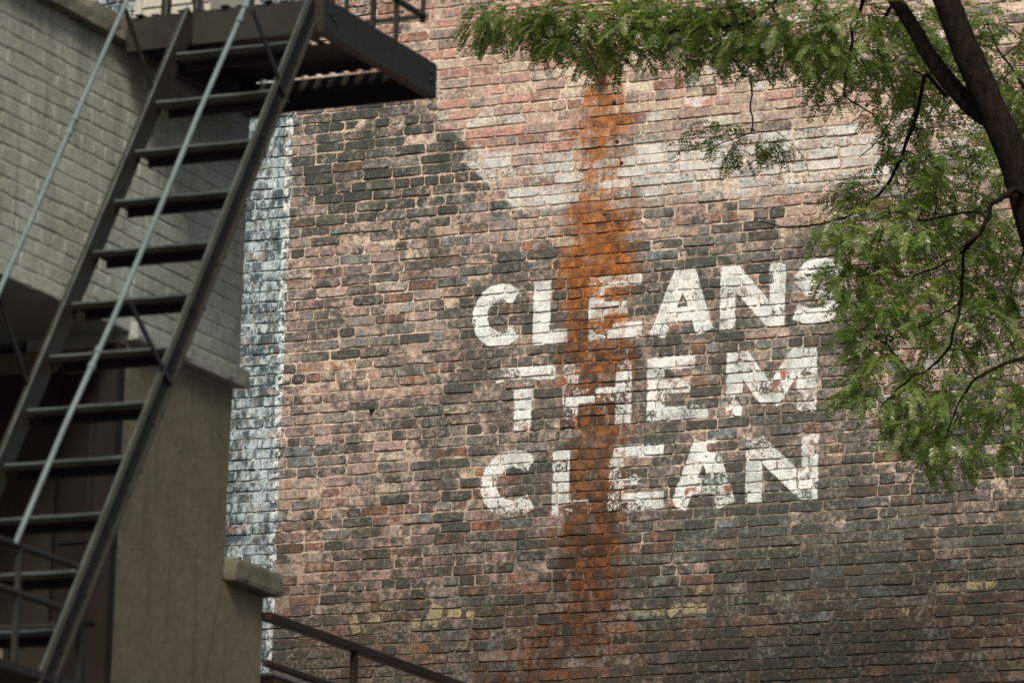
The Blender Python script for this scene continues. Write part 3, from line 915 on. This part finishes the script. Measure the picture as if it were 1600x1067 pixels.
# ------------------------------------------------------------------ locust tree
TRUNK_PTS = [(4.798,-3.061,6.397,0.1111), (4.755,-3.242,7.028,0.1053), (4.686,-3.450,7.720,0.0983), (4.592,-3.631,8.254,0.0889), (4.522,-3.732,8.521,0.0819), (4.449,-3.818,8.724,0.0772), (4.363,-3.922,8.974,0.0725), (4.287,-4.022,9.224,0.0679), (4.195,-4.137,9.505,0.0632), (4.102,-4.269,9.850,0.0562)]
LIMB_PTS = [(4.463,-3.789,8.636,0.0538), (4.340,-3.756,8.723,0.0493), (4.198,-3.751,8.884,0.0448), (4.079,-3.736,9.052,0.0402), (3.985,-3.706,9.207,0.0380), (3.879,-3.683,9.362,0.0358), (3.714,-3.703,9.581,0.0323), (3.478,-3.748,9.766,0.0264)]
BRANCH_PTS = [
    [(4.186,-3.736,8.804,0.0126), (4.033,-3.620,8.958,0.0115), (4.010,-3.613,8.887,0.0110), (3.906,-3.417,8.811,0.0105), (3.786,-3.228,8.740,0.0100), (3.703,-3.129,8.644,0.0094), (3.599,-3.042,8.553,0.0083), (3.446,-2.878,8.519,0.0077), (3.288,-2.826,8.464,0.0066), (3.103,-2.793,8.437,0.0054), (2.978,-2.848,8.420,0.0042), (2.871,-2.795,8.456,0.0034), (2.764,-2.852,8.482,0.0024)],
    [(3.879,-3.683,9.362,0.0139), (3.672,-3.572,9.432,0.0105), (3.610,-3.475,9.385,0.0106), (3.525,-3.393,9.347,0.0094), (3.521,-3.368,9.242,0.0082), (3.447,-3.259,9.122,0.0065), (3.436,-3.235,9.007,0.0053), (3.506,-3.189,8.956,0.0047), (3.548,-3.045,8.917,0.0041), (3.509,-3.053,8.873,0.0030)],
    [(3.478,-3.748,9.766,0.0140), (3.254,-3.584,9.593,0.0106), (3.114,-3.503,9.462,0.0095), (2.996,-3.435,9.423,0.0089), (2.833,-3.394,9.401,0.0083), (2.708,-3.344,9.420,0.0078), (2.609,-3.390,9.414,0.0066), (2.461,-3.347,9.415,0.0054), (2.342,-3.288,9.408,0.0048), (2.282,-3.325,9.446,0.0042), (2.123,-3.311,9.537,0.0036), (2.027,-3.347,9.501,0.0030), (1.886,-3.281,9.425,0.0024)],
    [(2.687,-3.354,9.419,0.0072), (2.713,-3.212,9.357,0.0066), (2.744,-3.068,9.294,0.0060), (2.771,-3.040,9.234,0.0060), (2.770,-2.931,9.250,0.0060), (2.758,-2.904,9.122,0.0048), (2.758,-2.870,8.988,0.0042), (2.683,-2.788,8.973,0.0036), (2.533,-2.743,8.962,0.0030), (2.429,-2.778,8.904,0.0022)],
    [(2.750,-2.869,8.971,0.0036), (2.747,-2.763,8.995,0.0030), (2.795,-2.634,9.024,0.0024), (2.864,-2.589,8.972,0.0019), (2.900,-2.556,8.913,0.0016)],
    [(4.646,-3.590,8.193,0.0182), (4.589,-3.749,8.266,0.0159), (4.555,-3.865,8.213,0.0147), (4.500,-3.881,8.174,0.0135), (4.459,-3.879,8.088,0.0124), (4.431,-3.876,8.024,0.0113), (4.362,-3.892,7.959,0.0090), (4.306,-3.783,7.873,0.0085), (4.253,-3.661,7.738,0.0080), (4.214,-3.646,7.611,0.0074), (4.130,-3.547,7.511,0.0069), (4.006,-3.473,7.435,0.0063), (3.930,-3.501,7.401,0.0057), (3.815,-3.427,7.344,0.0046), (3.699,-3.350,7.273,0.0035), (3.712,-3.304,7.113,0.0021)],
    [(4.431,-3.876,8.024,0.0102), (4.129,-3.350,8.073,0.0069), (3.985,-3.291,8.019,0.0058), (3.812,-3.253,7.994,0.0047), (3.627,-3.238,8.036,0.0035), (3.437,-3.207,8.006,0.0023)],
    [(4.253,-3.661,7.738,0.0057), (4.019,-3.423,7.708,0.0046), (3.855,-3.376,7.663,0.0046), (3.718,-3.320,7.634,0.0041), (3.625,-3.264,7.687,0.0029), (3.489,-3.240,7.788,0.0021)],
    [(3.930,-3.501,7.401,0.0046), (3.842,-3.457,7.511,0.0040), (3.753,-3.411,7.612,0.0035)],
    [(4.743,-3.312,7.280,0.0159), (4.673,-3.604,7.405,0.0124), (4.563,-3.657,7.411,0.0113), (4.452,-3.699,7.366,0.0090), (4.360,-3.728,7.310,0.0073), (4.262,-3.644,7.242,0.0062), (4.194,-3.643,7.114,0.0051), (4.121,-3.537,7.007,0.0034), (4.133,-3.520,6.960,0.0023)],
    [(4.360,-3.728,7.310,0.0045), (4.319,-3.757,7.346,0.0034), (4.291,-3.776,7.371,0.0023)],
    [(4.459,-3.879,8.088,0.0090), (4.252,-3.453,8.259,0.0069), (4.048,-3.327,8.279,0.0058), (3.892,-3.287,8.278,0.0047), (3.740,-3.264,8.347,0.0035), (3.579,-3.215,8.303,0.0023)],
    [(4.512,-3.454,8.305,0.0103), (4.401,-3.038,8.245,0.0081), (4.261,-2.839,8.097,0.0059), (4.169,-2.725,7.923,0.0047), (4.076,-2.611,7.748,0.0035), (4.106,-2.539,7.519,0.0024)],
    [(4.522,-3.732,8.521,0.0114), (4.489,-3.251,8.802,0.0093), (4.298,-2.964,9.104,0.0071), (4.118,-2.763,9.317,0.0048), (4.002,-2.647,9.538,0.0036)],
    [(3.879,-3.683,9.362,0.0104), (3.607,-3.230,9.307,0.0071), (3.585,-2.978,9.167,0.0060), (3.569,-2.837,9.030,0.0048), (3.429,-2.753,8.887,0.0036), (3.329,-2.774,8.784,0.0024)],
    [(3.114,-3.503,9.462,0.0071), (3.069,-3.162,9.379,0.0048), (3.115,-2.997,9.260,0.0042), (3.122,-2.875,9.239,0.0036), (3.230,-2.820,9.226,0.0026)],
    [(3.114,-3.503,9.462,0.0083), (2.840,-3.333,9.620,0.0072), (2.510,-3.173,9.717,0.0060), (2.176,-3.096,9.683,0.0049), (1.875,-3.020,9.717,0.0043), (1.641,-3.014,9.705,0.0037), (1.440,-2.998,9.712,0.0027), (1.315,-3.065,9.742,0.0020)],
]
# leaf masses: centre x, y, z, radius along wall, radius in height, radius in depth, twig count
LEAF_MASS = [
    (1.313,-3.058,9.711,0.176,0.094,0.30,24),
    (1.156,-3.015,9.698,0.078,0.051,0.15,5),
    (1.615,-3.119,9.623,0.175,0.136,0.30,30),
    (1.898,-3.187,9.522,0.191,0.171,0.35,38),
    (2.198,-3.263,9.489,0.190,0.212,0.35,42),
    (2.440,-3.260,9.484,0.206,0.194,0.35,42),
    (2.695,-3.243,9.446,0.205,0.211,0.40,42),
    (2.984,-3.313,9.363,0.204,0.227,0.50,40),
    (3.197,-3.205,9.337,0.204,0.279,0.50,42),
    (3.446,-3.187,9.282,0.203,0.313,0.60,42),
    (3.692,-3.166,9.212,0.203,0.346,0.70,44),
    (3.804,-2.795,9.303,0.239,0.350,0.40,46),
    (4.052,-2.679,9.311,0.239,0.385,0.40,50),
    (4.182,-2.632,8.922,0.170,0.349,0.50,34),
    (2.503,-2.763,8.984,0.156,0.078,0.12,9),
    (2.703,-2.652,8.923,0.191,0.100,0.12,11),
    (3.358,-2.933,8.565,0.119,0.105,0.20,16),
    (3.285,-2.928,8.414,0.109,0.087,0.20,13),
    (3.718,-3.028,8.720,0.236,0.242,0.50,46),
    (4.023,-3.075,8.578,0.234,0.275,0.50,48),
    (3.490,-3.120,8.212,0.168,0.155,0.30,28),
    (3.759,-3.123,8.276,0.234,0.206,0.40,44),
    (4.065,-3.178,8.170,0.266,0.205,0.50,48),
    (4.266,-3.051,8.047,0.200,0.273,0.50,40),
    (3.396,-3.123,8.046,0.114,0.110,0.20,22),
    (3.682,-3.282,7.867,0.200,0.188,0.30,30),
    (3.955,-3.254,7.819,0.232,0.204,0.40,40),
    (4.220,-3.206,7.675,0.231,0.203,0.40,38),
    (3.519,-3.313,7.684,0.100,0.136,0.20,16),
    (3.710,-3.295,7.521,0.182,0.153,0.30,25),
    (3.965,-3.359,7.355,0.197,0.152,0.30,26),
    (3.581,-3.322,7.388,0.099,0.085,0.20,9),
    (4.236,-3.432,7.255,0.196,0.151,0.30,22),
    (4.383,-3.264,7.314,0.131,0.168,0.30,18),
    (3.954,-3.415,7.109,0.147,0.094,0.20,13),
    (4.197,-3.510,7.041,0.163,0.113,0.20,16),
    (4.389,-3.420,7.048,0.146,0.100,0.20,13),
    (3.839,-3.393,7.255,0.164,0.118,0.20,12),
    (3.973,-3.370,6.966,0.082,0.047,0.10,3),
    (3.275,-3.510,9.789,0.675,0.242,0.80,50),
    (4.179,-3.535,9.790,0.532,0.307,0.80,60),
    (4.794,-3.281,9.040,0.297,0.542,0.80,60),
    (4.785,-3.040,8.078,0.330,0.474,0.80,50),
    (2.230,-3.232,9.874,0.554,0.142,0.50,30),
    (4.732,-3.077,7.230,0.262,0.336,0.60,25),
]

def smooth_path(pts, per=3):
    """Catmull-Rom through (x, y, z, r)"""
    out = []
    P = [pts[0]] + list(pts) + [pts[-1]]
    for i in range(1, len(P) - 2):
        for s in range(per):
            u = s / per
            out.append(tuple(0.5 * (2 * P[i][k] + (P[i + 1][k] - P[i - 1][k]) * u + (2 * P[i - 1][k] - 5 * P[i][k] + 4 * P[i + 1][k] - P[i + 2][k]) * u * u
                                    + (3 * P[i][k] - P[i - 1][k] - 3 * P[i + 1][k] + P[i + 2][k]) * u ** 3) for k in range(4)))
    out.append(tuple(pts[-1]))
    return out

t = NT('locust_bark')
p = t.pos()
ps = t.vmath('MULTIPLY', p, (1, 1, 0.3))
n1 = t.noise(ps, 45, 6, 0.7)
t.bsdf(t.mix(t.ramp(n1, 0.35, 0.65), (0.007, 0.0055, 0.004), (0.021, 0.016, 0.012)), 0.9, t.bump(n1, 0.9, 0.015), 0, 0.06)
M_BARK = t.m
t = NT('locust_leaf')
lv = t.attr('lv', 'Fac')
c = t.mix(t.ramp(lv, 0.0, 0.55, smooth=False), (0.062, 0.100, 0.024), (0.145, 0.205, 0.055))
c = t.mix(t.ramp(lv, 0.55, 1.0, smooth=False), c, (0.29, 0.345, 0.13))
pb = t.n('BsdfPrincipled')
t.put(pb.inputs['Base Color'], c)
pb.inputs['Roughness'].default_value = 0.30
pb.inputs['Specular IOR Level'].default_value = 0.55
tr = t.n('BsdfTranslucent')
t.put(tr.inputs[0], t.mix(1.0, c, (1.5, 1.7, 0.7), 'MULTIPLY'))
mx = t.n('MixShader')
mx.inputs[0].default_value = 0.45
t.t.links.new(pb.outputs[0], mx.inputs[1]); t.t.links.new(tr.outputs[0], mx.inputs[2]); t.t.links.new(mx.outputs[0], t.out.inputs[0])
M_LEAF = t.m

tree = empty('locust_tree', (TRUNK_PTS[0][0], TRUNK_PTS[0][1], 0))
tag(tree, 'honey locust tree with dark trunk and feathery green leaves before the wall', 'tree')
def tpart(mb, name, mat):
    return child(mb.build(name, mat), tree)
rng = random.Random(3)
tb = TRUNK_PTS[0]
trunk_path = [(tb[0] + 0.10, tb[1] - 0.05, 0.0, tb[3] * 1.9), (tb[0] + 0.09, tb[1] - 0.04, 0.5, tb[3] * 1.35), (tb[0] + 0.07, tb[1] - 0.02, 2.5, tb[3] * 1.18), (tb[0] + 0.03, tb[1], 5.2, tb[3] * 1.08)] + TRUNK_PTS
sp = smooth_path(trunk_path, 4)
sp = [(x + 0.012 * mnoise.noise((z * 3, 1, 0)), y, z, r * (1 + 0.07 * mnoise.noise((z * 5, 5, 2)))) for x, y, z, r in sp]
tpart(MB().tube([q[:3] for q in sp], [q[3] for q in sp], 14), 'trunk', M_BARK)
sp = smooth_path(LIMB_PTS, 4)
tpart(MB().tube([q[:3] for q in sp], [q[3] for q in sp], 12), 'limb', M_BARK)
nodes = [(Vector(q[:3]), q[3]) for q in smooth_path(LIMB_PTS, 3)] + [(Vector(q[:3]), q[3]) for q in smooth_path(TRUNK_PTS, 3)]
for b in BRANCH_PTS:
    sp = smooth_path(b, 4)
    k = rng.uniform(0, 50)
    wp = []
    for i, (x, y, z, r) in enumerate(sp):
        a = 0.012 if i else 0
        wp.append((x + a * mnoise.noise((k, i * 0.45, 1)), y + a * mnoise.noise((k, i * 0.45, 5)), z + a * mnoise.noise((k, i * 0.45, 9)), max(0.0018, r * (1 + 0.15 * mnoise.noise((i * 0.8, k, 3))))))
    tpart(MB().tube([q[:3] for q in wp], [q[3] for q in wp], 7), 'branch', M_BARK)
    nodes += [(Vector(q[:3]), q[3]) for q in wp]

# twigs grow from the nearest wood towards points spread through each leaf mass; compound leaves hang from them
twigs = MB()
LV, LF, LVAL, RV, RF = [], [], [], [], []
def leaflet(base, d, side, ln, wd, nn, val):
    """pointed oval of six corners, slightly folded"""
    b = len(LV)
    tip = base + d * ln
    m1, m2 = base + d * ln * 0.32, base + d * ln * 0.72
    up = nn * (wd * 0.18)
    LV.extend((base, m1 + side * wd * 0.5 + up, m2 + side * wd * 0.42 + up, tip, m2 - side * wd * 0.42 + up, m1 - side * wd * 0.5 + up))
    LF.append((b, b + 1, b + 2, b + 3)); LF.append((b, b + 3, b + 4, b + 5))
    LVAL.extend((val, val))
def compound_leaf(base, d, ln, val):
    """pinnate leaf: arching rachis with paired leaflets"""
    d = d.normalized()
    side = d.cross(Vector((rng.uniform(-0.5, 0.5), rng.uniform(-0.5, 0.5), 1))).normalized()
    pts = [base]
    n = max(7, int(ln / 0.0145))
    cur, dd = base.copy(), d.copy()
    droop = rng.uniform(0.02, 0.11)
    for i in range(n):
        dd = (dd + Vector((0, 0, -droop))).normalized()
        cur = cur + dd * (ln / n)
        pts.append(cur.copy())
    nn = side.cross(dd)
    if nn.z < 0: nn = -nn
    fold = rng.uniform(-0.25, 0.45)
    for i in range(2, n + 1):
        q = pts[i]
        ax = (pts[i] - pts[i - 1]).normalized()
        s = side
        nrm_ = s.cross(ax).normalized()
        if nrm_.z < 0: nrm_ = -nrm_
        size = 0.0285 * (0.75 + 0.4 * math.sin(math.pi * i / (n + 1))) * rng.uniform(0.85, 1.12)
        for sg in (-1, 1):
            if rng.random() < 0.04: continue
            ld = (s * sg * 0.9 + ax * rng.uniform(0.25, 0.6) + nrm_ * (fold + rng.uniform(-0.18, 0.18)) + Vector((0, 0, rng.uniform(-0.2, 0.02)))).normalized()
            leaflet(q, ld, ax, size, size * 0.38, nrm_, min(1, max(0, val + rng.uniform(-0.12, 0.12))))
    if rng.random() < 0.8:
        leaflet(pts[-1], dd, side, 0.02, 0.008, nn, val)
    b = len(RV)
    w = side * 0.0008
    RV.extend((base - w, base + w, pts[n // 2] + w, pts[n // 2] - w, pts[-1] + w * 0.5, pts[-1] - w * 0.5))
    RF.append((b, b + 1, b + 2, b + 3)); RF.append((b + 3, b + 2, b + 4, b + 5))

# unseen leaf masses added above the view to shade the lower wall
SHADE_CANOPY = [(x, -5.2, 11.35, 0.8, 1.0, 0.75, 75) for x in (0.0, 0.9, 1.8)] + [(x, -5.2, 11.6, 0.8, 0.8, 0.75, 80) for x in (0.4, 1.4)]
for (cx, cy, cz, rx, rz, ry, cnt) in LEAF_MASS + SHADE_CANOPY:
    targets = []
    cnt = int(cnt * (1.1 if cz > 9.15 else 0.85)) if cz < 10.1 else cnt
    while len(targets) < cnt:
        u = Vector((rng.uniform(-1, 1), rng.uniform(-1, 1), rng.uniform(-1, 1)))
        if u.length > 1: continue
        q = Vector((cx, cy, cz)) + right_h * (u.x * rx) + fwd_h * (u.y * ry) + Vector((0, 0, u.z * rz))
        if q.y > -0.25: q.y = -0.25
        targets.append(q)
    kd = KDTree(len(nodes))
    for i, nd in enumerate(nodes): kd.insert(nd[0], i)
    kd.balance()
    targets.sort(key=lambda q: kd.find(q)[2])
    base_n = len(nodes)
    for q in targets:
        best = nodes[kd.find(q)[1]]
        if len(nodes) > base_n:
            alt = min(nodes[base_n:], key=lambda nd: (nd[0] - q).length_squared)
            if (alt[0] - q).length < (best[0] - q).length: best = alt
        a = best[0]
        L = (q - a).length
        if L < 0.02: continue
        n = max(3, int(L / 0.05))
        r0 = min(best[1] * 0.7, 0.0032 + 0.004 * min(L, 0.8))
        bend = Vector((rng.uniform(-1, 1), rng.uniform(-1, 1), rng.uniform(0.1, 1.0))) * 0.16 * L
        pts, rr = [], []
        for i in range(n + 1):
            s = i / n
            w = 4 * s * (1 - s)
            z = Vector((rng.uniform(-1, 1), rng.uniform(-1, 1), rng.uniform(-1, 1))) * (0.009 if 0 < i < n else 0)
            pts.append(a.lerp(q, s) + bend * w + z)
            rr.append(r0 * (1 - 0.65 * s) + 0.0006)
        twigs.tube(pts, rr, 5, cap=False)
        nodes += list(zip(pts[1:], rr[1:]))
        tone = 0.50 + 0.28 * mnoise.noise((q.x * 2.2, q.y * 2.2, q.z * 2.2)) + rng.uniform(-0.1, 0.1)
        out = (pts[-1] - pts[-2]).normalized()
        for i in range(len(pts)):
            if i == len(pts) - 1:
                m = rng.choice((2, 2, 3, 3))
            else:
                m = 1 if (i > 0.3 * n and rng.random() < 0.55) else 0
            for _ in range(m):
                ang = rng.uniform(0, 2 * math.pi)
                hd = Vector((math.cos(ang), math.sin(ang), rng.uniform(-0.55, 0.35)))
                dirv = (hd + out * 0.55 + Vector((0, 0, -0.15))).normalized()
                compound_leaf(pts[i], dirv, rng.uniform(0.12, 0.20), min(1, max(0, tone + rng.uniform(-0.2, 0.25))))
tag(tpart(twigs, 'twigs', M_BARK), kind='stuff')
me = bpy.data.meshes.new('foliage')
me.from_pydata([tuple(v) for v in LV], [], LF)
a = me.attributes.new('lv', 'FLOAT', 'FACE')
a.data.foreach_set('value', LVAL)
me.materials.append(M_LEAF)
me.update()
fo = link('foliage', me); child(fo, tree); tag(fo, kind='stuff')
me = bpy.data.meshes.new('leaf_stalks')
me.from_pydata([tuple(v) for v in RV], [], RF)
me.materials.append(simple_mat('leaf_stalk', (0.20, 0.23, 0.09), (0.26, 0.27, 0.13), 20, 0.6))
me.update()
so = link('leaf_stalks', me); child(so, tree); tag(so, kind='stuff')
print('leaflets', len(LF) // 2, 'twig faces', len(twigs.f))
